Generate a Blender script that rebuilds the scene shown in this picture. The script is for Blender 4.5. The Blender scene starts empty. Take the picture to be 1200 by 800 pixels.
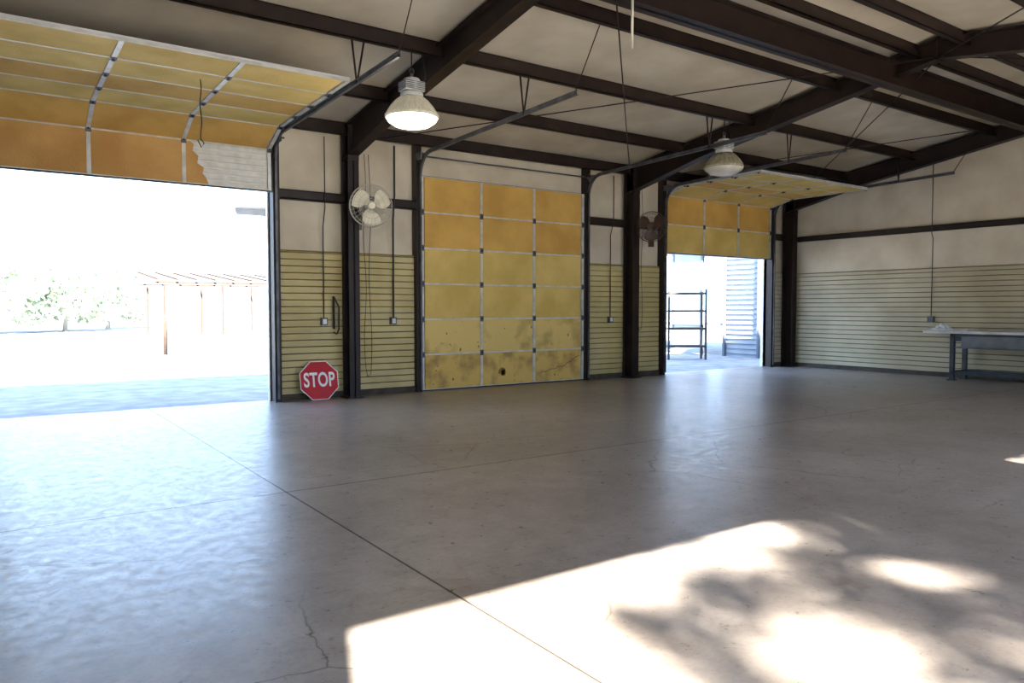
import bpy, math, random
from mathutils import Vector, Matrix
random.seed(7)
sc = bpy.context.scene
try:
    sc.view_settings.view_transform = 'Standard'
    sc.view_settings.look = 'None'
    sc.view_settings.exposure = 0.12
except Exception as e:
    print(e)

# ---------------------------------------------------------------- materials
def mat(name, c1, c2=None, scale=5.0, rough=0.6, rough2=None, metallic=0.0, bump=0.0, bscale=40.0,
        emis=None, estr=0.0, detail=6.0, spec=0.5, lo=0.35, hi=0.65, stretch=None, trans=0.0):
    m = bpy.data.materials.new(name); m.use_nodes = True
    nt = m.node_tree; N = nt.nodes; L = nt.links
    b = N['Principled BSDF']
    b.inputs['Base Color'].default_value = (*c1, 1)
    b.inputs['Roughness'].default_value = rough
    b.inputs['Metallic'].default_value = metallic
    b.inputs['Specular IOR Level'].default_value = spec
    tc = N.new('ShaderNodeTexCoord')
    mp = N.new('ShaderNodeMapping'); L.new(tc.outputs['Object'], mp.inputs['Vector'])
    if stretch: mp.inputs['Scale'].default_value = stretch
    if c2:
        n = N.new('ShaderNodeTexNoise'); n.inputs['Scale'].default_value = scale; n.inputs['Detail'].default_value = detail
        L.new(mp.outputs[0], n.inputs['Vector'])
        r = N.new('ShaderNodeValToRGB'); L.new(n.outputs['Fac'], r.inputs[0])
        r.color_ramp.elements[0].position = lo; r.color_ramp.elements[0].color = (*c1, 1)
        r.color_ramp.elements[1].position = hi; r.color_ramp.elements[1].color = (*c2, 1)
        L.new(r.outputs[0], b.inputs['Base Color'])
        if rough2 is not None:
            mr = N.new('ShaderNodeMapRange'); L.new(n.outputs['Fac'], mr.inputs[0])
            mr.inputs[1].default_value = lo; mr.inputs[2].default_value = hi
            mr.inputs[3].default_value = rough; mr.inputs[4].default_value = rough2
            L.new(mr.outputs[0], b.inputs['Roughness'])
    if bump > 0:
        n2 = N.new('ShaderNodeTexNoise'); n2.inputs['Scale'].default_value = bscale
        L.new(mp.outputs[0], n2.inputs['Vector'])
        bp = N.new('ShaderNodeBump'); bp.inputs['Strength'].default_value = bump; bp.inputs['Distance'].default_value = 0.02
        L.new(n2.outputs['Fac'], bp.inputs['Height']); L.new(bp.outputs[0], b.inputs['Normal'])
    if emis:
        b.inputs['Emission Color'].default_value = (*emis, 1); b.inputs['Emission Strength'].default_value = estr
    if trans: b.inputs['Transmission Weight'].default_value = trans
    return m

M = {}
M['steel'] = mat('dark_brown_steel', (.015,.008,.006), (.028,.016,.011), 3, .5, bump=.1, spec=.35)
M['roofins'] = mat('roof_insulation', (.50,.44,.34), (.64,.575,.46), 1.2, .8, bump=.5, bscale=3)
M['wallins'] = mat('wall_insulation', (.55,.47,.345), (.68,.60,.46), 1.5, .7, bump=.4, bscale=3)
M['siding'] = mat('liner_siding_yellow', (.48,.38,.155), (.60,.50,.24), 1.5, .55, bump=.1)
M['siding_r'] = mat('liner_siding_cream', (.38,.32,.195), (.51,.44,.285), .8, .55, bump=.1)
M['groove'] = mat('siding_groove', (.12,.08,.035), (.17,.13,.06), 4, .8)
M['foam_o'] = mat('foam_panel_amber', (.56,.32,.07), (.72,.44,.11), 1.6, .85, bump=.2)
M['foam_y'] = mat('foam_panel_yellow', (.62,.43,.11), (.77,.56,.18), 1.8, .85, bump=.2)
M['foam_t'] = mat('foam_panel_tan', (.50,.27,.08), (.64,.38,.13), 1.6, .85, bump=.2)
M['foam_s'] = mat('foam_panel_stained', (.42,.26,.08), (.72,.49,.14), 3.2, .85, bump=.2, lo=.32, hi=.52, detail=10)
M['foam_s2'] = mat('foam_panel_scuffed', (.52,.36,.11), (.77,.56,.19), 2.4, .85, bump=.2, lo=.34, hi=.50, detail=10)
M['stile'] = mat('galvanised_stile', (.52,.52,.48), (.72,.71,.66), 6, .45, metallic=.2)
M['galv'] = mat('galvanised_track', (.07,.07,.075), (.14,.14,.15), 6, .45, metallic=.3)
M['dooredge'] = mat('door_sheet_white', (.60,.60,.60), (.75,.75,.73), 4, .6)
M['black'] = mat('black_rubber', (.012,.012,.012), (.03,.03,.03), 10, .6)
M['stain'] = mat('grime_stain', (.16,.09,.03), (.30,.18,.06), 30, .9)
M['white'] = mat('white_paint', (.75,.75,.72), (.85,.85,.82), 8, .4)
M['fanwhite'] = mat('fan_blade_cream', (.74,.68,.50), (.86,.80,.62), 8, .4)
M['fandark'] = mat('fan_dark_metal', (.06,.035,.02), (.10,.06,.04), 8, .4)
M['wire'] = mat('cage_wire', (.45,.42,.34), (.55,.52,.44), 8, .35, metallic=.3)
M['red'] = mat('sign_red', (.50,.008,.016), (.58,.012,.024), 5, .45, spec=.3)
M['signwhite'] = mat('sign_white', (.85,.85,.85), (.92,.92,.92), 5, .35)
M['bench'] = mat('bench_steel', (.025,.03,.035), (.06,.065,.075), 4, .5)
M['benchpanel'] = mat('bench_grey_panel', (.12,.13,.14), (.18,.19,.20), 4, .5)
M['benchtop'] = mat('bench_top_board', (.50,.48,.45), (.68,.66,.62), 4, .5)
M['paper'] = mat('crumpled_plastic', (.80,.80,.80), (.90,.90,.92), 6, .5, bump=.3)
M['lensOn'] = mat('lamp_lens_lit', (.9,.88,.8), (.95,.93,.85), 6, .3, emis=(1,.90,.70), estr=3)
M['reflOn'] = mat('lamp_reflector_lit', (.50,.46,.34), (.66,.62,.50), 20, .3, emis=(1,.88,.68), estr=.12, stretch=(1,1,.1))
M['lensOff'] = mat('lamp_lens', (.55,.53,.45), (.65,.63,.55), 6, .2)
M['reflOff'] = mat('lamp_reflector', (.26,.22,.13), (.42,.38,.26), 20, .25, stretch=(1,1,.1))
M['ballast'] = mat('lamp_ballast', (.50,.50,.48), (.60,.60,.58), 6, .4)
M['gray_bldg'] = mat('neighbour_siding', (.24,.28,.33), (.30,.34,.40), 2, .6)
M['gray_line'] = mat('neighbour_siding_edge', (.08,.10,.13), (.12,.14,.17), 2, .6)
M['canopy'] = mat('canopy_grey_metal', (.14,.15,.16), (.18,.19,.20), 2, .6)
M['rust'] = mat('carport_rust_steel', (.046,.034,.028), (.058,.044,.036), 3, .9, spec=.05)
M['bark'] = mat('bark', (.10,.07,.04), (.18,.13,.08), 8, .9, bump=.5)
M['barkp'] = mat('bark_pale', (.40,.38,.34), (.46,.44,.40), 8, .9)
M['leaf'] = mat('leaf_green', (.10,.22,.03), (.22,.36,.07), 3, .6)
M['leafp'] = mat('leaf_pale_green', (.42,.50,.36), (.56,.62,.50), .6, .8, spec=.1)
M['ground'] = mat('gravel_yard', (.23,.23,.23), (.34,.335,.33), 2.5, .9, bump=.3, bscale=20, spec=.2)
M['dirt'] = mat('foundation_dark', (.05,.04,.03), (.09,.07,.05), 6, .9)

# concrete floor material
def floor_material():
    m = bpy.data.materials.new('concrete_floor'); m.use_nodes = True
    nt = m.node_tree; N = nt.nodes; L = nt.links; b = N['Principled BSDF']
    tc = N.new('ShaderNodeTexCoord')
    def noise(s, d=8, rgh=.6, dist=0.0):
        n = N.new('ShaderNodeTexNoise'); n.inputs['Scale'].default_value = s; n.inputs['Detail'].default_value = d
        n.inputs['Roughness'].default_value = rgh; n.inputs['Distortion'].default_value = dist
        L.new(tc.outputs['Object'], n.inputs['Vector']); return n
    def ramp(src, p0, c0, p1, c1):
        r = N.new('ShaderNodeValToRGB'); L.new(src, r.inputs[0])
        r.color_ramp.elements[0].position = p0; r.color_ramp.elements[0].color = c0
        r.color_ramp.elements[1].position = p1; r.color_ramp.elements[1].color = c1
        return r
    def mul(a, bb, f=1.0):
        x = N.new('ShaderNodeMix'); x.data_type = 'RGBA'; x.blend_type = 'MULTIPLY'
        x.inputs[0].default_value = f; L.new(a, x.inputs[6]); L.new(bb, x.inputs[7]); return x.outputs[2]
    n1 = noise(.55, 6, .6, .4); base = ramp(n1.outputs['Fac'], .32, (.270,.234,.210,1), .68, (.410,.370,.342,1))
    n2 = noise(4.5, 10, .7, .3); mott = ramp(n2.outputs['Fac'], .35, (.74,.73,.72,1), .62, (1,1,1,1))
    n3 = noise(28, 6, .7); speck = ramp(n3.outputs['Fac'], .30, (.80,.79,.78,1), .5, (1,1,1,1))
    col = mul(base.outputs[0], mott.outputs[0]); col = mul(col, speck.outputs[0])
    n4 = noise(1.1, 12, .75, .6); st = ramp(n4.outputs['Fac'], .30, (.70,.64,.58,1), .42, (1,1,1,1)); col = mul(col, st.outputs[0])
    # hairline cracks
    mixv = N.new('ShaderNodeMix'); mixv.data_type = 'RGBA'; mixv.inputs[0].default_value = .22
    nd = noise(1.3, 5, .6); L.new(tc.outputs['Object'], mixv.inputs[6]); L.new(nd.outputs['Color'], mixv.inputs[7])
    v = N.new('ShaderNodeTexVoronoi'); v.feature = 'DISTANCE_TO_EDGE'; v.inputs['Scale'].default_value = .75
    L.new(mixv.outputs[2], v.inputs['Vector'])
    cr = ramp(v.outputs['Distance'], .0012, (.45,.42,.40,1), .0045, (1,1,1,1))
    msk = ramp(noise(.35, 2, .5).outputs['Fac'], .48, (0,0,0,1), .56, (1,1,1,1))
    x = N.new('ShaderNodeMix'); x.data_type = 'RGBA'; x.blend_type = 'MULTIPLY'
    one = N.new('ShaderNodeRGB'); one.outputs[0].default_value = (1,1,1,1)
    L.new(msk.outputs[0], x.inputs[0]); L.new(one.outputs[0], x.inputs[6]); L.new(cr.outputs[0], x.inputs[7]); lines = x.outputs[2]
    # saw-cut control joints
    sep = N.new('ShaderNodeSeparateXYZ'); L.new(tc.outputs['Object'], sep.inputs[0])
    def joint(out, pos, w, d=.10):
        s = N.new('ShaderNodeMath'); s.operation = 'SUBTRACT'; L.new(out, s.inputs[0]); s.inputs[1].default_value = pos
        a = N.new('ShaderNodeMath'); a.operation = 'ABSOLUTE'; L.new(s.outputs[0], a.inputs[0])
        return ramp(a.outputs[0], w*.6, (d,d*.9,d*.8,1), w, (1,1,1,1)).outputs[0]
    for o, p, w, d in ((sep.outputs[0], 1.90, .009, .16), (sep.outputs[1], 5.78, .012, .30), (sep.outputs[1], 11.42, .014, .1)):
        lines = mul(lines, joint(o, p, w, d))
    col = mul(col, lines)
    L.new(col, b.inputs['Base Color'])
    sn = noise(9, 12, .85)
    rr = N.new('ShaderNodeMapRange'); L.new(sn.outputs['Fac'], rr.inputs[0])
    rr.inputs[1].default_value = .38; rr.inputs[2].default_value = .62; rr.inputs[3].default_value = .25; rr.inputs[4].default_value = .44
    L.new(rr.outputs[0], b.inputs['Roughness'])
    spm = N.new('ShaderNodeMapRange'); L.new(noise(2.3, 14, .85).outputs['Fac'], spm.inputs[0])
    spm.inputs[1].default_value = .38; spm.inputs[2].default_value = .60; spm.inputs[3].default_value = .40; spm.inputs[4].default_value = .88
    bw = N.new('ShaderNodeRGBToBW'); L.new(lines, bw.inputs[0])
    mm_ = N.new('ShaderNodeMath'); mm_.operation = 'MULTIPLY'; L.new(bw.outputs[0], mm_.inputs[0]); L.new(spm.outputs[0], mm_.inputs[1])
    L.new(mm_.outputs[0], b.inputs['Specular IOR Level'])
    bp = N.new('ShaderNodeBump'); bp.inputs['Strength'].default_value = .08; bp.inputs['Distance'].default_value = .002
    L.new(noise(30, 10, .7).outputs['Fac'], bp.inputs['Height']); L.new(bp.outputs[0], b.inputs['Normal'])
    return m
M['floor'] = floor_material()

# ---------------------------------------------------------------- mesh builder
class MB:
    def __init__(s): s.v=[]; s.f=[]; s.m=[]; s.sm=[]; s.mats=[]
    def mi(s, name):
        if name not in s.mats: s.mats.append(name)
        return s.mats.index(name)
    def face(s, pts, m, smooth=False):
        b=len(s.v); s.v += [tuple(p) for p in pts]; s.f.append(tuple(range(b,b+len(pts)))); s.m.append(s.mi(m)); s.sm.append(smooth)
    def hexa(s, p, m):  # p: 4 bottom ccw, 4 top
        b=len(s.v); s.v += [tuple(q) for q in p]; k=s.mi(m)
        for f in ((3,2,1,0),(4,5,6,7),(0,1,5,4),(1,2,6,5),(2,3,7,6),(3,0,4,7)):
            s.f.append(tuple(b+i for i in f)); s.m.append(k); s.sm.append(False)
    def box(s, x0,x1,y0,y1,z0,z1,m):
        s.hexa([(x0,y0,z0),(x1,y0,z0),(x1,y1,z0),(x0,y1,z0),(x0,y0,z1),(x1,y0,z1),(x1,y1,z1),(x0,y1,z1)], m)
    def tube(s, pts, r, m, n=8, closed=False, cap=True):
        pts=[Vector(p) for p in pts]; b=len(s.v); k=s.mi(m); c=len(pts); up=None
        for i,p in enumerate(pts):
            if closed: d=pts[(i+1)%c]-pts[i-1]
            else: d=pts[min(i+1,c-1)]-pts[max(i-1,0)]
            d.normalize()
            if up is None:
                up=Vector((0,0,1)) if abs(d.z)<.9 else Vector((1,0,0))
            a=d.cross(up).normalized(); up2=a.cross(d).normalized(); up=up2
            rr = r[i] if isinstance(r,(list,tuple)) else r
            for j in range(n):
                t=2*math.pi*j/n; s.v.append(tuple(p+a*math.cos(t)*rr+up2*math.sin(t)*rr))
        for i in range(c if closed else c-1):
            i2=(i+1)%c
            for j in range(n):
                s.f.append((b+i*n+j,b+i*n+(j+1)%n,b+i2*n+(j+1)%n,b+i2*n+j)); s.m.append(k); s.sm.append(True)
        if cap and not closed:
            s.f.append(tuple(b+j for j in range(n))[::-1]); s.m.append(k); s.sm.append(False)
            s.f.append(tuple(b+(c-1)*n+j for j in range(n))); s.m.append(k); s.sm.append(False)
    def lathe(s, prof, c, m, n=32, smooth=True):
        b=len(s.v); k=s.mi(m)
        for r,z in prof:
            for j in range(n):
                t=2*math.pi*j/n; s.v.append((c[0]+r*math.cos(t),c[1]+r*math.sin(t),c[2]+z))
        for i in range(len(prof)-1):
            for j in range(n):
                s.f.append((b+i*n+j,b+i*n+(j+1)%n,b+(i+1)*n+(j+1)%n,b+(i+1)*n+j)); s.m.append(k); s.sm.append(smooth)
    def build(s, name, loc=(0,0,0), rot=(0,0,0), parent=None, bevel=0):
        me=bpy.data.meshes.new(name); me.from_pydata(s.v,[],s.f)
        for mm in s.mats: me.materials.append(M[mm])
        for i,p in enumerate(me.polygons): p.material_index=s.m[i]; p.use_smooth=s.sm[i]
        me.update(); ob=bpy.data.objects.new(name,me); sc.collection.objects.link(ob)
        ob.location=loc; ob.rotation_euler=rot
        if parent: ob.parent=parent
        if bevel:
            md=ob.modifiers.new('bevel','BEVEL'); md.width=bevel; md.segments=2; md.limit_method='ANGLE'
        return ob

# ---------------------------------------------------------------- dimensions
YA=11.5; YB=-0.9; RY=5.3; XL=-7.4; XR=16.5
def zr(y): return 4.34+.14*((YA-y) if y>=RY else (y-(2*RY-YA)))
DOORS=[(-.04,3.62),(6.14,9.80),(12.05,15.72)]
BD=[(-.275,3.40),(6.3,9.96)]
HEAD=3.66

# ---------------------------------------------------------------- shell
m=MB(); m.box(XL,XR+.1,YB-.15,YA+.25,-.15,0,'floor'); m.build('floor')
m=MB(); m.box(-90,140,-60,160,-.30,-.03,'ground'); m.build('ground_yard')

def wall_y(name, y0, y1, doors, up):
    m=MB(); xs=[XL]+[v for d in doors for v in d]+[XR+.1]
    for i in range(0,len(xs),2): m.box(xs[i],xs[i+1],y0,y1,0,HEAD,up)
    m.box(XL,XR+.1,y0,y1,HEAD,4.36,up); return m
m=wall_y('wall_back',YA+.10,YA+.22,DOORS,'wallins'); m.build('wall_back')
m=wall_y('wall_front',YB-.15,YB,BD,'wallins'); m.build('wall_front')
def gable(name,x0,x1,mt):
    m=MB(); zb=zr(YA)+.0; zt=zr(RY)
    y0,y1=YB,YA+.1
    for (a,b2,za,zb2) in ((y0,RY,zr(y0),zt),(RY,y1,zt,zr(y1))):
        m.hexa([(x0,a,0),(x1,a,0),(x1,b2,0),(x0,b2,0),(x0,a,za),(x1,a,za),(x1,b2,zb2),(x0,b2,zb2)],mt)
    m.build(name)
gable('wall_right',XR,XR+.1,'wallins'); gable('wall_left',XL-.1,XL,'wallins')
m=MB()
for a,b2 in ((YA+.45,RY),(RY,YB-.4)):
    m.hexa([(XL-.2,a,zr(a)),(XR+.3,a,zr(a)),(XR+.3,b2,zr(b2)),(XL-.2,b2,zr(b2)),
            (XL-.2,a,zr(a)+.1),(XR+.3,a,zr(a)+.1),(XR+.3,b2,zr(b2)+.1),(XL-.2,b2,zr(b2)+.1)],'roofins')
m.build('ceiling')

# corrugated liner
def siding_prof(z0,z1,pitch=.105,g=.018,d=.022):
    z=z0; out=[]
    while z<z1-.01:
        zt=min(z+pitch,z1)
        out.append((z,zt-g,zt,d)); z=zt
    return out
def liner(name, axis, a0,a1, plane, z0,z1, mt, into):
    m=MB()
    def P(a,dep,z): return (a,plane+into*dep,z) if axis=='x' else (plane+into*dep,a,z)
    for za,zb,zc,d in siding_prof(z0,z1):
        m.face([P(a0,0,za),P(a1,0,za),P(a1,0,zb),P(a0,0,zb)],mt)
        m.face([P(a0,0,zb),P(a1,0,zb),P(a1,d,(zb+zc)/2),P(a0,d,(zb+zc)/2)],'groove')
        m.face([P(a0,d,(zb+zc)/2),P(a1,d,(zb+zc)/2),P(a1,0,zc),P(a0,0,zc)],mt)
    m.face([P(a0,0,z1),P(a1,0,z1),P(a1,.1,z1),P(a0,.1,z1)],mt)
    m.build(name)
piers=[(XL,-.14),(3.72,6.04),(9.90,11.95),(15.82,16.44)]
for i,(a,b2) in enumerate(piers): liner('trim_liner_back','x',a,b2,YA+.04,.1,2.33,'siding' if i<3 else 'wallins',1)
liner('trim_liner_right','y',YB+.05,YA+.05,XR-.06,.1,2.28,'siding_r',1)
for a,b2 in piers:
    m=MB(); m.box(a,b2,YA+.01,YA+.10,0,.09,'dirt'); m.build('baseboard_back')
m=MB(); m.box(XR-.07,XR,YB,YA,0,.09,'dirt'); m.build('baseboard_right')

# girts
m=MB()
for a,b2 in piers:
    m.box(a,b2,YA-.06,YA-.045,3.10,3.24,'steel'); m.box(a,b2,YA-.06,YA+.1,3.225,3.24,'steel'); m.box(a,b2,YA-.06,YA+.1,3.10,3.115,'steel')
m.build('wall_girt_back')
m=MB(); m.box(XR-.12,XR-.105,YB,YA,3.05,3.17,'steel'); m.box(XR-.12,XR,YB,YA,3.155,3.17,'steel'); m.box(XR-.12,XR,YB,YA,3.05,3.065,'steel')
m.build('wall_girt_right')
# jamb posts
for k,(a,b2) in enumerate(DOORS):
    m=MB()
    for x0,x1 in ((a-.10,a),(b2,b2+.10)):
        m.box(x0,x1,YA-.06,YA+.22,0,4.2,'steel')
    m.box(a-.1,b2+.1,YA+.07,YA+.15,3.60,3.70,'steel')
    for x in (a-.005,b2-.02): m.box(x,x+.025,YA+.17,YA+.24,0,3.64,'white')
    m.build('door_frame_%d'%(k+1))

# portal frames
def frame(x):
    m=MB(); w=.09
    for s in (1,-1):
        yo = YA+.0 if s>0 else YB+.0
        yi = yo - s*.28
        ya,yb=min(yo,yi),max(yo,yi)
        zt=zr(yo)-.05
        m.box(x-.01,x+.01,ya,yb,0,zt,'steel')
        m.box(x-w,x+w,yo-s*.015 if s>0 else yo, yo if s>0 else yo+.015,0,zt,'steel')
        m.box(x-w,x+w,min(yi,yi+s*.015),max(yi,yi+s*.015),0,3.8,'steel')
        m.box(x-.14,x+.14,ya-.03,yb,0,.02,'steel')
        dep=[(yo,.58),(yo-s*2.0,.42),(RY,.34)]
        for (y1,d1),(y2,d2) in zip(dep[:-1],dep[1:]):
            for (xa,xb,o1,o2,q1,q2) in ((x-.01,x+.01,.05,.05,d1,d2),(x-w,x+w,.05,.05,.068,.068),(x-w,x+w,d1-.018,d2-.018,d1,d2)):
                m.hexa([(xa,y1,zr(y1)-q1),(xb,y1,zr(y1)-q1),(xb,y2,zr(y2)-q2),(xa,y2,zr(y2)-q2),
                        (xa,y1,zr(y1)-o1),(xb,y1,zr(y1)-o1),(xb,y2,zr(y2)-o2),(xa,y2,zr(y2)-o2)],'steel')
        m.box(x-w,x+w,yi-.01,yi+.01,3.75,zt,'steel')
    m.box(x-w,x+w,RY-.012,RY+.012,zr(RY)-.36,zr(RY)-.04,'steel')
    return m.build('steel_portal_frame')
for x in (-7.2,-1.27,4.82,10.95,16.30): frame(x)
# purlins
for y in (11.38,9.95,8.42,6.85,5.62,4.98,3.75,2.2,.65,-.8):
    m=MB(); z=zr(y)
    m.box(XL,XR,y-.006,y+.006,z-.21,z-.005,'steel'); m.box(XL,XR,y-.075,y+.006,z-.21,z-.198,'steel'); m.box(XL,XR,y-.006,y+.075,z-.017,z-.003,'steel')
    m.box(XL,XR,y-.075,y-.068,z-.21,z-.18,'steel')
    m.build('roof_purlin')
m=MB(); y=5.92
m.box(XL,XR,y-.012,y+.012,4.62,4.97,'steel'); m.box(XL,XR,y-.10,y+.10,4.62,4.64,'steel'); m.box(XL,XR,y-.10,y+.10,4.95,4.97,'steel')
m.build('longitudinal_beam')
m=MB()
def rod(p,q,r=.009,mm='steel'): m.tube([p,q],r,mm,6)
for xa,xb in ((4.82,10.95),(10.95,16.3)):
    rod((xa,YA-.1,zr(YA)-.3),(xb,RY,zr(RY)-.3)); rod((xb,YA-.1,zr(YA)-.3),(xa,RY,zr(RY)-.3))
    rod((xa,RY,zr(RY)-.3),(xb,YB,zr(YB)-.3)); rod((xb,RY,zr(RY)-.3),(xa,YB,zr(YB)-.3))
m.build('roof_bracing_rods')
m=MB(); m.tube([(5.1,5.3,5.0),(5.1,5.3,3.88)],.012,'wire',8); m.tube([(5.1,5.3,5.18),(5.1,5.3,4.98)],.03,'galv',8); m.build('hanging_conduit')

# ---------------------------------------------------------------- sectional doors
def sect_door(name, x0, x1, path, foams, missing=()):
    root=bpy.data.objects.new(name,None); sc.collection.objects.link(root)
    W=x1-x0; st=.05; ncol=3
    for i in range(len(path)-1):
        (ya,za),(yb,zb)=path[i],path[i+1]
        d=Vector((0,yb-ya,zb-za)); Ls=d.length; d.normalize(); n=Vector((0,-d.z,d.y))
        if n.y>0.0 and abs(d.z)>.5: n=-n
        if abs(d.z)<=.5 and n.z>0: n=-n
        o=Vector((0,ya,za))
        m=MB()
        def slab(xa,xb,s0,s1,n0,n1,mt):
            p=[o+Vector((xx,0,0))+d*ss+n*nn for nn in (n0,n1) for (xx,ss) in ((xa,s0),(xb,s0),(xb,s1),(xa,s1))]
            m.hexa(p,mt)
        slab(x0,x1,.002,Ls-.002,-.05,-.03,'dooredge')
        cw=(W-2*st)/ncol
        for c in range(ncol):
            a=x0+st+c*cw; b2=a+cw
            if (i,c) in missing:
                for q in range(7):
                    slab(a+.03,b2,Ls*q/7+.01,Ls*(q+1)/7-.015,-.03,-.018,'stile')
                # broken foam remnant with a ragged edge
                prof=[(0,.30),(.10,.27),(.16,.22),(.24,.24),(.30,.15),(.40,.17),(.47,.09),(.56,.11),(.60,.06)]
                lo_=[o+Vector((a+.028,0,0))+d*ss+n*0.0 for ss in (prof[0][0]+.014,prof[-1][0]-.014)]
                pts=[o+Vector((a+.028+w_,0,0))+d*max(.014,min(ss,Ls-.014)) for ss,w_ in prof]
                m.face([lo_[0]]+pts+[lo_[1]],foams[i])
            else:
                slab(a+.028,b2-.028,.014,Ls-.014,-.03,.0,foams[i])
        for c in range(ncol+1):
            xm=x0+st+c*cw
            if c==0: xm=x0+.028
            if c==ncol: xm=x1-.028
            slab(xm-.026,xm+.026,.004,Ls-.004,-.03,.008,'stile')
            if i<len(path)-2:
                slab(xm-.035,xm+.035,Ls-.05,Ls+.05,.008,.016,'galv'); slab(xm-.015,xm+.015,Ls-.015,Ls+.015,.016,.034,'black')
        slab(x0,x1,.0,.013,-.03,.004,'stile'); slab(x0,x1,Ls-.013,Ls,-.03,.004,'stile')
        if i==0: slab(x0,x1,-.02,.004,-.045,.0,'black')
        for xx in (x0-.03,x1+.0):
            slab(xx,xx+.03,Ls-.06,Ls-.03,-.0,.02,'galv')
        m.build('section_%d'%(i+1),parent=root)
    return root
h=.61
def verts(n,z0,y=YA-.0): return [(y,z0+h*i) for i in range(n+1)]
rd=sect_door('sectional_garage_door',6.15,9.79,verts(6,0.02),['foam_s','foam_s2','foam_y','foam_y','foam_o','foam_o'])
m=MB()
def blot(cx,cz,r,k=1.0):
    n=18; m.face([(cx+r*(1+.3*random.uniform(-1,1))*math.cos(2*math.pi*i/n),YA-.0025,cz+k*r*(1+.3*random.uniform(-1,1))*math.sin(2*math.pi*i/n)) for i in range(n)],'stain')
blot(7.83,.27,.075); blot(7.86,.24,.05)
for _ in range(30): blot(random.uniform(6.3,9.7),random.choice([random.uniform(.08,.55),random.uniform(.7,1.15)]),random.uniform(.006,.018),random.uniform(.4,2))
pts=[(8.72+i*.06,YA-.004,.20+.012*i+.015*math.sin(i*1.9)+(.02*max(0,i-10))) for i in range(17)]
m.tube(pts,.005,'black',5)
m.build('grime_marks',parent=rd)
p=[(YA-.02,3.20),(YA-.02,3.81)]
def add(p,ang):
    y,z=p[-1]; a=math.radians(ang); p.append((y-h*math.cos(a),z+h*math.sin(a)))
for a in (22,2,1,1,1): add(p,a)
sect_door('sectional_garage_door',-.03,3.61,p,['foam_t']+['foam_o','foam_y','foam_o','foam_y','foam_y'],missing={(0,2)})
p=[(YA-.02,2.63),(YA-.02,3.24),(YA-.02,3.85)]
for a in (13,0,0,0): add(p,a)
sect_door('sectional_garage_door',12.06,15.71,p,['foam_y','foam_o','foam_y','foam_o','foam_y','foam_y'])

# tracks, shaft, hangers
def track(name,x0,x1):
    m=MB()
    for x,s in ((x0-.05,-1),(x1+.05,1)):
        pts=[(x,YA-.08,.05),(x,YA-.08,3.62)]
        for k in range(1,9):
            t=math.pi/2*k/8; pts.append((x,YA-.08-.36*(1-math.cos(t)),3.62+.40*math.sin(t)))
        pts.append((x,7.3,4.10))
        for a,b2 in zip(pts[:-1],pts[1:]):
            A=Vector(a);B=Vector(b2); d=(B-A).normalized(); n=Vector((0,-d.z,d.y))
            P=lambda p,xx,nn: p+Vector((xx,0,0))+n*nn
            m.hexa([P(A,-.004-.0,-.03),P(A,.004,-.03),P(B,.004,-.03),P(B,-.004,-.03),P(A,-.004,.03),P(A,.004,.03),P(B,.004,.03),P(B,-.004,.03)],'galv')
            for nn in (-.03,.026):
                m.hexa([P(A,-.0,nn),P(A,-s*.03,nn),P(B,-s*.03,nn),P(B,0,nn),P(A,0,nn+.004),P(A,-s*.03,nn+.004),P(B,-s*.03,nn+.004),P(B,0,nn+.004)],'galv')
        zt=zr(8.42)-.2
        m.tube([(x,8.42,4.06),(x-.06,8.42,zt)],.012,'steel',6); m.tube([(x,8.42,4.06),(x+.10,8.44,zt)],.012,'steel',6)
        m.tube([(x,7.35,4.08),(x,6.88,zr(6.85)-.2)],.007,'steel',6)
    ys=YA-.16; zs=3.98
    m.tube([(x0-.15,ys,zs),(x1+.15,ys,zs)],.014,'galv',8)
    for x in (x0-.08,x1+.08): m.box(x-.015,x+.015,ys-.05,YA+.1,zs-.06,zs+.06,'galv')
    for x in (x0-.02,x1+.02): m.tube([(x-.03,ys,zs),(x+.03,ys,zs)],.06,'galv',16)
    m.build(name)
for a,b2 in DOORS: track('door_track_assembly',a,b2)

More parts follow.
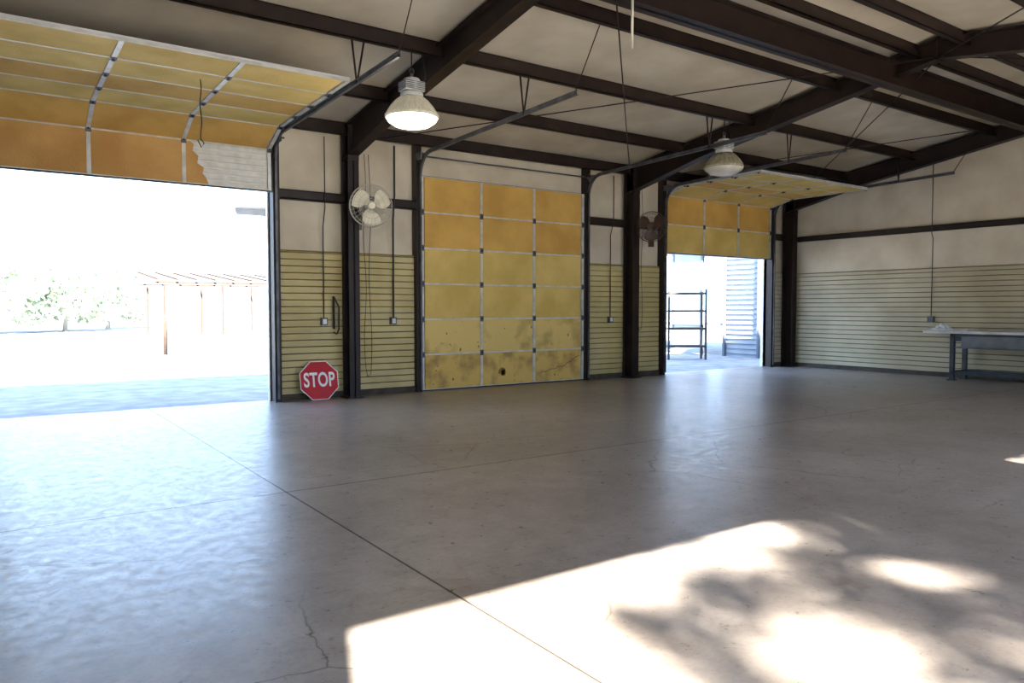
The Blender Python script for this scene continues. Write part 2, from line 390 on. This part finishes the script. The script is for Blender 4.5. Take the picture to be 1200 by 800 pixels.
# ---------------------------------------------------------------- high bay lamps
def highbay(x,y,on):
    le='lensOn' if on else 'lensOff'; rf='reflOn' if on else 'reflOff'
    z=3.66
    root=bpy.data.objects.new('high_bay_lamp',None); sc.collection.objects.link(root); root.location=(x,y,z)
    m=MB()
    m.lathe([(0,-.02),(.12,-.015),(.22,.01),(.295,.06),(.318,.10),(.318,.115)],(0,0,0),le,40); m.build('lens',parent=root)
    m=MB(); m.lathe([(.318,.10),(.330,.105),(.330,.135),(.31,.15),(.26,.23),(.20,.30),(.15,.34),(.12,.355),(.0,.36)],(0,0,0),rf,48)
    for j in range(48):
        t=2*math.pi*j/48; c,s_=math.cos(t),math.sin(t)
        m.tube([(.312*c,.312*s_,.152),(.262*c,.262*s_,.233),(.202*c,.202*s_,.303),(.15*c,.15*s_,.345)],.005,rf,4)
    m.build('prismatic_reflector',parent=root)
    m=MB(); m.lathe([(0,.35),(.13,.35),(.14,.37),(.14,.40),(.11,.42),(.11,.55),(.09,.58),(0,.585)],(0,0,0),'ballast',24)
    m.box(-.13,.13,-.10,.10,.42,.54,'ballast')
    for k in range(5): m.box(-.14,.14,-.11,.11,.435+k*.022,.443+k*.022,'galv')
    m.build('ballast_housing',parent=root,bevel=.004)
    m=MB(); top=zr(y)-.2-z
    m.tube([(0,0,.58),(0,0,.64)],.02,'galv',8)
    pts=[(.03*math.cos(t),0,.67+.03*math.sin(t)) for t in [i*math.pi/6 for i in range(12)]]
    m.tube(pts,.006,'galv',6,closed=True); m.tube([(0,0,.69),(0,0,top+.05)],.008,'steel',6)
    m.tube([(.12,0,.50),(.2,.02,.62),(.15,.02,top+.02)],.008,'black',6)
    m.build('hook_and_cord',parent=root)
highbay(4.38,8.40,True); highbay(10.20,8.40,False)

# ---------------------------------------------------------------- wall fans
def fan(loc,rotz,tilt,blade,cage,r=.32,arm=(0,.4,-.05)):
    root=bpy.data.objects.new('wall_fan',None); sc.collection.objects.link(root); root.location=loc; root.rotation_euler=(tilt,0,rotz)
    m=MB()
    for rr,yy in ((r,0),(r*.97,-.05),(r*.85,-.10),(r*.6,-.135),(r*.35,-.15),(r*.16,-.155),(r*.97,.05),(r*.85,.09),(r*.6,.12),(r*.35,.13)):
        m.tube([(rr*math.cos(t),yy,rr*math.sin(t)) for t in [2*math.pi*k/32 for k in range(32)]],.003 if rr<r else .006,cage,5,closed=True)
    for k in range(28):
        t=2*math.pi*k/28; c,s_=math.cos(t),math.sin(t)
        m.tube([(q*c,yy,q*s_) for q,yy in ((r*.16,-.155),(r*.6,-.135),(r*.85,-.10),(r*.97,-.05),(r,0),(r*.97,.05),(r*.85,.09),(r*.6,.12),(r*.3,.13))],.0016,cage,4)
    m.build('cage',parent=root)
    m=MB()
    for k in range(3):
        a0=2*math.pi*k/3+.35; nr,na=6,8; g=[]
        for i in range(nr+1):
            q=.05+(r*.90-.05)*i/nr; wd=.35+.42*math.sin(math.pi*(.15+.75*i/nr)); row=[]
            for j in range(na+1):
                f=j/na-.5; t=a0+f*wd*2*(.95)+.25*i/nr
                row.append((q*math.cos(t),-.03+.05*f*1.2+.01*math.cos(f*3),q*math.sin(t)))
            g.append(row)
        for i in range(nr):
            for j in range(na): m.face([g[i][j],g[i][j+1],g[i+1][j+1],g[i+1][j]],blade,True)
    m.build('blades',parent=root)
    m=MB(); m.tube([(0,-.16,0),(0,-.15,0)],.05,blade,20); m.tube([(0,-.05,0),(0,0,0)],.055,blade,16)
    m.tube([(0,.03,0),(0,.22,0)],[.085,.075],'fandark' if cage=='fandark' else 'ballast',20); m.build('motor',parent=root)
    m=MB(); m.tube([(0,.18,-.02),(0,.22,-.16),(arm[0],arm[1],-.2+arm[2])],.018,'fandark',8)
    m.box(arm[0]-.06,arm[0]+.06,arm[1],arm[1]+.02,-.38,-.08,'fandark'); m.build('bracket',parent=root)
fan((4.98,10.93,3.02),math.radians(-18),math.radians(6),'fanwhite','wire',.33,(-.17,.27,0))
fan((11.15,11.0,3.08),math.radians(-60),0,'fandark','fandark',.31,(-.08,.30,0))

# ---------------------------------------------------------------- stop sign
root=bpy.data.objects.new('stop_sign',None); sc.collection.objects.link(root)
root.location=(4.28,YA-.14,.305); root.rotation_euler=(math.radians(-12),0,math.radians(-3))
def octa(rad): return [(rad/math.cos(math.pi/8)*math.cos(math.pi/8+i*math.pi/4), rad/math.cos(math.pi/8)*math.sin(math.pi/8+i*math.pi/4)) for i in range(8)]
m=MB()
def plate(rad,y0,y1,mt):
    o=octa(rad); m.face([(x,y0,z) for x,z in o],mt); m.face([(x,y1,z) for x,z in o][::-1],mt)
    for i in range(8):
        a,b2=o[i],o[(i+1)%8]; m.face([(a[0],y0,a[1]),(a[0],y1,a[1]),(b2[0],y1,b2[1]),(b2[0],y0,b2[1])],mt)
plate(.305,0,.004,'signwhite'); plate(.292,-.0015,0,'red'); m.build('octagon_plate',parent=root)
cu=bpy.data.curves.new('lettering','FONT'); cu.body='STOP'; cu.size=.27; cu.align_x='CENTER'; cu.align_y='CENTER'; cu.extrude=.0005; cu.offset=.006
cu.space_character=1.05
t=bpy.data.objects.new('lettering',cu); sc.collection.objects.link(t); t.rotation_euler=(math.radians(90),0,0); t.scale=(.74,1.15,1)
t.location=(0,-.003,0); t.parent=root; cu.materials.append(M['signwhite'])

# ---------------------------------------------------------------- wall services
def conduit(name,pts,box=None,r=.012,mt='black'):
    m=MB(); m.tube(pts,r,mt,8)
    if box:
        x,y,z=box; m.box(x-.05,x+.05,y-.07,y,z-.06,z+.06,'galv'); m.box(x-.03,x+.03,y-.075,y-.07,z-.04,z+.04,'white')
    m.build(name)
yw=YA+.02
conduit('electrical_conduit',[(4.42,YA-.09,4.1),(4.42,YA-.09,3.0),(4.42,yw-.02,2.7),(4.42,yw-.02,1.28)],(4.42,yw+.01,1.22),.009)
conduit('electrical_conduit',[(5.62,YA-.09,4.1),(5.62,YA-.09,3.3),(5.62,YA-.03,2.9),(5.62,YA-.02,1.28)],(5.62,yw+.01,1.22),.016)
conduit('electrical_conduit',[(10.5,YA-.09,4.1),(10.5,YA-.09,3.2),(10.5,yw-.02,2.9),(10.5,yw-.02,1.25)],(10.5,yw+.01,1.2),.009)
m=MB(); m.tube([(XR-.14,8.0,zr(8)-.3),(XR-.14,8.0,3.0),(XR-.085,8.0,2.9),(XR-.085,8.0,1.25)],.009,'black',8)
m.box(XR-.13,XR-.06,7.94,8.06,1.14,1.26,'galv'); m.build('electrical_conduit')
def chain(name,x,y,zt,zb):
    m=MB(); n=26
    pts=[(x+.0+.02*math.sin(i*.5),y,zt+(zb-zt)*i/n) for i in range(n)]+[(x+.03,y,zb-.04),(x+.07,y,zb)]+[(x+.09+.02*math.sin(i*.4),y,zb+(zt-zb)*i/n) for i in range(n+1)]
    m.tube(pts,.005,'black',5); m.build(name)
chain('door_hoist_chain',5.08,YA-.10,3.9,.35)
chain('door_hoist_chain',11.2,YA-.10,3.9,1.0)
m=MB(); m.tube([(4.58,yw-.03,1.62),(4.58,yw-.04,1.1)],.02,'black',8); m.tube([(4.58,yw-.05,1.6),(4.66,yw-.05,1.45),(4.66,yw-.05,1.1),(4.62,yw-.05,1.02),(4.57,yw-.05,1.05)],.014,'black',8)
m.build('door_latch_handle')
m=MB(); m.tube([(2.10+.008*math.sin(i*.7),9.2+.0*i,4.04-i*.042) for i in range(17)]+[(2.13,9.2,3.32),(2.10,9.2,3.27),(2.06,9.2,3.35)],.007,'black',6); m.build('pull_rope')

# ---------------------------------------------------------------- workbench
m=MB(); x0,x1,y0,y1=15.68,16.36,5.2,7.80; zt=.98
m.box(x0,x1,y0,y1,zt-.05,zt,'benchtop')
for y in (y0+.3,y1-.58):
    for x in (x0+.06,x1-.10): m.box(x,x+.08,y,y+.08,0.02,zt-.05,'bench'); m.box(x-.03,x+.11,y-.03,y+.11,0,.02,'bench')
    m.box(x0+.06,x1-.03,y+.01,y+.06,.12,.19,'bench'); m.box(x0+.06,x1-.03,y+.01,y+.06,zt-.15,zt-.05,'bench')
m.box(x0+.08,x0+.12,y0+.3,y1-.52,zt-.20,zt-.05,'bench'); m.box(x1-.09,x1-.04,y0+.3,y1-.52,.12,.19,'bench'); m.box(x0+.08,x0+.12,y0+.3,y1-.52,.12,.19,'bench')
m.box(x0+.05,x1-.05,y0+.35,y1-.6,zt-.34,zt-.31,'benchpanel'); m.box(x0+.05,x0+.08,y0+.5,y1-.72,zt-.33,zt-.10,'benchpanel')
m.build('workbench',bevel=.004)
m=MB(); nx,ny=14,22; g=[]
for i in range(nx+1):
    row=[]
    for j in range(ny+1):
        e=min(i,nx-i,j,ny-j); r_=random.random()
        row.append((15.72+.55*i/nx+.01*r_, 6.95+.78*j/ny+.02*r_, zt+.004+(0 if e==0 else (.02+.10*math.exp(-((i-7)/4)**2-((j-17)/3.5)**2))*(.5+r_))))
    g.append(row)
for i in range(nx):
    for j in range(ny): m.face([g[i][j],g[i+1][j],g[i+1][j+1],g[i][j+1]],'paper',False)
m.build('crumpled_plastic_sheet')

# ---------------------------------------------------------------- outside
m=MB()
ax=Vector((.82,-.57,0)); ay=Vector((.57,.82,0)); o=Vector((15.85,14.95,-.03))
def obox(a0,a1,b0,b1,z0,z1,mt):
    P=lambda a,b2,z:o+ax*a+ay*b2+Vector((0,0,z))
    m.hexa([P(a0,b0,z0),P(a1,b0,z0),P(a1,b1,z0),P(a0,b1,z0),P(a0,b0,z1),P(a1,b0,z1),P(a1,b1,z1),P(a0,b1,z1)],mt)
for a in (0,1.05):
    for b2 in (0,.5): obox(a,a+.055,b2,b2+.055,0,2.0,'black')
for z in (.35,.85,1.35,1.85):
    obox(0,1.09,0,.03,z,z+.06,'black'); obox(0,1.09,.5,.53,z,z+.06,'black'); obox(0,.03,0,.53,z,z+.05,'black'); obox(1.06,1.09,0,.53,z,z+.05,'black')
    obox(0,1.09,0,.53,z+.05,z+.06,'black')
m.build('storage_rack')
m=MB()
m.box(18.6,24,12.6,15.2,-.03,3.4,'gray_bldg')
for k in range(22): m.box(18.57,18.6,12.6,15.2,.05+k*.15,.07+k*.15,'gray_line')
for y in (12.6,13.9,15.15): m.box(18.52,18.6,y,y+.08,-.03,3.4,'gray_line')
for (x,y) in ((18.6,16.1),(18.6,17.3),(18.6,19.5)): m.box(x,x+.08,y,y+.08,-.03,3.4,'gray_line')
m.box(18.56,18.66,15.2,19.6,.9,.98,'gray_line'); m.box(18.4,24.2,12.4,20,3.4,3.5,'gray_bldg')
m.box(18.62,18.64,16.2,17.3,0,3.4,'gray_bldg')
m.build('neighbour_shed')
# canopy on posts
m=MB(); m.hexa([(9.0,24,5.75),(14,24,5.95),(14,34,5.95),(9.0,34,5.75),(9.0,24,5.9),(14,24,6.1),(14,34,6.1),(9.0,34,5.9)],'canopy')
for y in (24.2,33.8): m.box(13.8,13.9,y,y+.1,-.03,5.95,'canopy')
m.box(9.05,13.9,33.8,33.9,5.5,5.8,'canopy')
m.build('metal_canopy')
# carport frame
m=MB(); cx,cy=10.9,43.6
for i in range(3):
    for j in range(2): m.box(cx-3+i*3,cx-2.90+i*3,cy+j*5,cy+.10+j*5,-.03,2.7,'rust')
for j in range(2): m.box(cx-3.4,cx+3.5,cy+j*5-.03,cy+j*5+.17,2.75,2.87,'rust')
for i in range(8): m.hexa([(cx-3.4+i*.97,cy-.6,2.9),(cx-3.32+i*.97,cy-.6,2.9),(cx-3.32+i*.97,cy+5.6,3.5),(cx-3.4+i*.97,cy+5.6,3.5),(cx-3.4+i*.97,cy-.6,3.0),(cx-3.32+i*.97,cy-.6,3.0),(cx-3.32+i*.97,cy+5.6,3.6),(cx-3.4+i*.97,cy+5.6,3.6)],'rust')
m.build('carport_frame')
m=MB(); m.lathe([(0,-.03),(.06,-.03),(.06,1.0),(.04,1.06),(0,1.08)],(0,0,0),'rust',12); m.build('bollard',loc=(4.65,25.5,0))

def leaves(m,c,rad,n,size,mt):
    for _ in range(n):
        while True:
            p=Vector((random.uniform(-1,1),random.uniform(-1,1),random.uniform(-1,1)))
            if p.length<=1: break
        q=Vector(c)+Vector((p.x*rad[0],p.y*rad[1],p.z*rad[2]))
        a=Vector((random.gauss(0,1),random.gauss(0,1),random.gauss(0,1))).normalized()
        b2=a.cross(Vector((random.gauss(0,1),random.gauss(0,1),random.gauss(0,1)))).normalized()
        s=size*random.uniform(.6,1.3)
        m.face([q-a*s,q-b2*s*.45,q+a*s,q+b2*s*.45],mt)
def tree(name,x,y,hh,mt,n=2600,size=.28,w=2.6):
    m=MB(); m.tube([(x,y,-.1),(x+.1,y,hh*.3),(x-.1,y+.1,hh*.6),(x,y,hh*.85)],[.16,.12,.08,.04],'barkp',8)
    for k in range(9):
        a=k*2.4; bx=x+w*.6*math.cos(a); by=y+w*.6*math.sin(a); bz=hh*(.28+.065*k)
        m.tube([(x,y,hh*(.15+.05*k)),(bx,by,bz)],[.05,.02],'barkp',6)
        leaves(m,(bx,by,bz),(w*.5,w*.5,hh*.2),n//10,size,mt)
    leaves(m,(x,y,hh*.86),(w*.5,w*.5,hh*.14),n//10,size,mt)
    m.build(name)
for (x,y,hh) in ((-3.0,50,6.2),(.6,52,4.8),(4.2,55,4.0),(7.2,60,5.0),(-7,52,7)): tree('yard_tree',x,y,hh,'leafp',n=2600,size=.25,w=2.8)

SH=(-.357,-.934); TE=.824
def up(fx,fy,D): return (fx+SH[0]*D, fy+SH[1]*D, TE*D)
m=MB()
# (sun-path floor point x, y, distance out, half width, half depth, leaf count) for the crown clusters
bl=[(2.45,2.45,12,.22,.16,46),(2.35,2.05,12.4,.28,.16,60),(2.75,2.30,11.5,.34,.18,90),(3.30,2.25,12.5,.40,.24,130),(3.62,1.80,12,.42,.22,130),(3.95,1.55,13,.42,.20,130),
    (3.05,2.62,12.2,.26,.14,44),(3.75,2.62,12,.26,.14,50),
    (3.98,2.42,12,.28,.18,80),(4.25,2.62,11.5,.34,.17,90),(4.85,2.15,12.5,.45,.3,180),(4.9,2.9,13,.35,.30,150),(3.45,2.90,12,.30,.10,18),
    (4.45,2.98,12.2,.26,.22,90),(4.55,2.45,12.6,.28,.18,100),(4.7,3.15,12,.35,.2,130),(4.35,2.22,12.8,.25,.12,60),(4.6,1.85,12,.34,.2,120),
    (3.2,1.30,12,.50,.16,100),(2.35,1.60,12.2,.30,.16,60),(4.5,1.2,13,.6,.5,260),(5.2,1.6,12.5,.5,.6,240),(3.9,.6,12.5,.9,.5,300),(2.6,.3,12,.6,.4,160)]
for fx,fy,D,ra,rb,n in bl:
    leaves(m,up(fx,fy,D),(ra,rb+.1,rb),int(n*1.5),.085,'leaf')
for fx,fy,D,ra,n in ((7.9,2.9,12,.5,110),(8.8,2.6,12.5,.7,300),(8.0,2.0,12,.8,400),(9.6,2.0,13,1.0,600),(9.9,3.0,12,.5,130),(7.2,1.2,13,1.0,500),(9,0.8,12,1.1,600)):
    leaves(m,up(fx,fy,D),(ra,ra*.5,ra*.6),n,.10,'leaf')
tx,ty=2.2,-9.3
m.tube([(tx,ty,-.1),(tx+.1,ty,3),(tx-.1,ty,6),(tx+.1,ty,8.6)],[.28,.22,.16,.10],'bark',10)
for fx,fy,D,*_ in bl[1::2]:
    e=Vector(up(fx,fy,D)); m.tube([(tx,ty,6.2+random.random()*2),tuple((e+Vector((tx,ty,8)))/2+Vector((0,0,.4))),tuple(e)],[.06,.035,.012],'bark',6)
for e in ((4.0,-9,9.6),(4.8,-9.2,9.3)):
    m.tube([(tx,ty,6.4),((tx+e[0])/2,ty,8.6),e],[.08,.05,.015],'bark',6)
m.build('shade_tree')

# ---------------------------------------------------------------- world / lights
w=bpy.data.worlds.new('World'); sc.world=w; w.use_nodes=True
bg=w.node_tree.nodes['Background']; bg.inputs['Strength'].default_value=6.5
tcw=w.node_tree.nodes.new('ShaderNodeTexCoord'); sp=w.node_tree.nodes.new('ShaderNodeSeparateXYZ'); rw=w.node_tree.nodes.new('ShaderNodeValToRGB')
w.node_tree.links.new(tcw.outputs['Generated'],sp.inputs[0]); w.node_tree.links.new(sp.outputs[2],rw.inputs[0]); w.node_tree.links.new(rw.outputs[0],bg.inputs['Color'])
rw.color_ramp.elements[0].color=(.50,.71,1,1); rw.color_ramp.elements[1].color=(.32,.48,.82,1); rw.color_ramp.elements[1].position=.7
sd=bpy.data.lights.new('sun','SUN'); sd.energy=74; sd.color=(1,.92,.79); sd.angle=math.radians(.95)
so=bpy.data.objects.new('sun',sd); sc.collection.objects.link(so)
vec=Vector((-SH[0],-SH[1],-TE)); so.rotation_euler=vec.to_track_quat('-Z','Y').to_euler(); so.location=(-5,-12,12)
pl=bpy.data.lights.new('lamp_glow','POINT'); pl.energy=30; pl.color=(1,.88,.68); pl.shadow_soft_size=.2
po=bpy.data.objects.new('lamp_glow',pl); sc.collection.objects.link(po); po.location=(4.38,8.40,3.5)

# ---------------------------------------------------------------- camera
cd=bpy.data.cameras.new('camera'); cd.lens=885/1200*36; cd.sensor_width=36; cd.clip_end=400; cd.clip_start=.05
co=bpy.data.objects.new('camera',cd); sc.collection.objects.link(co)
co.location=(0,0,1.43); co.rotation_euler=(math.radians(90-2.52),0,math.radians(-35)); sc.camera=co
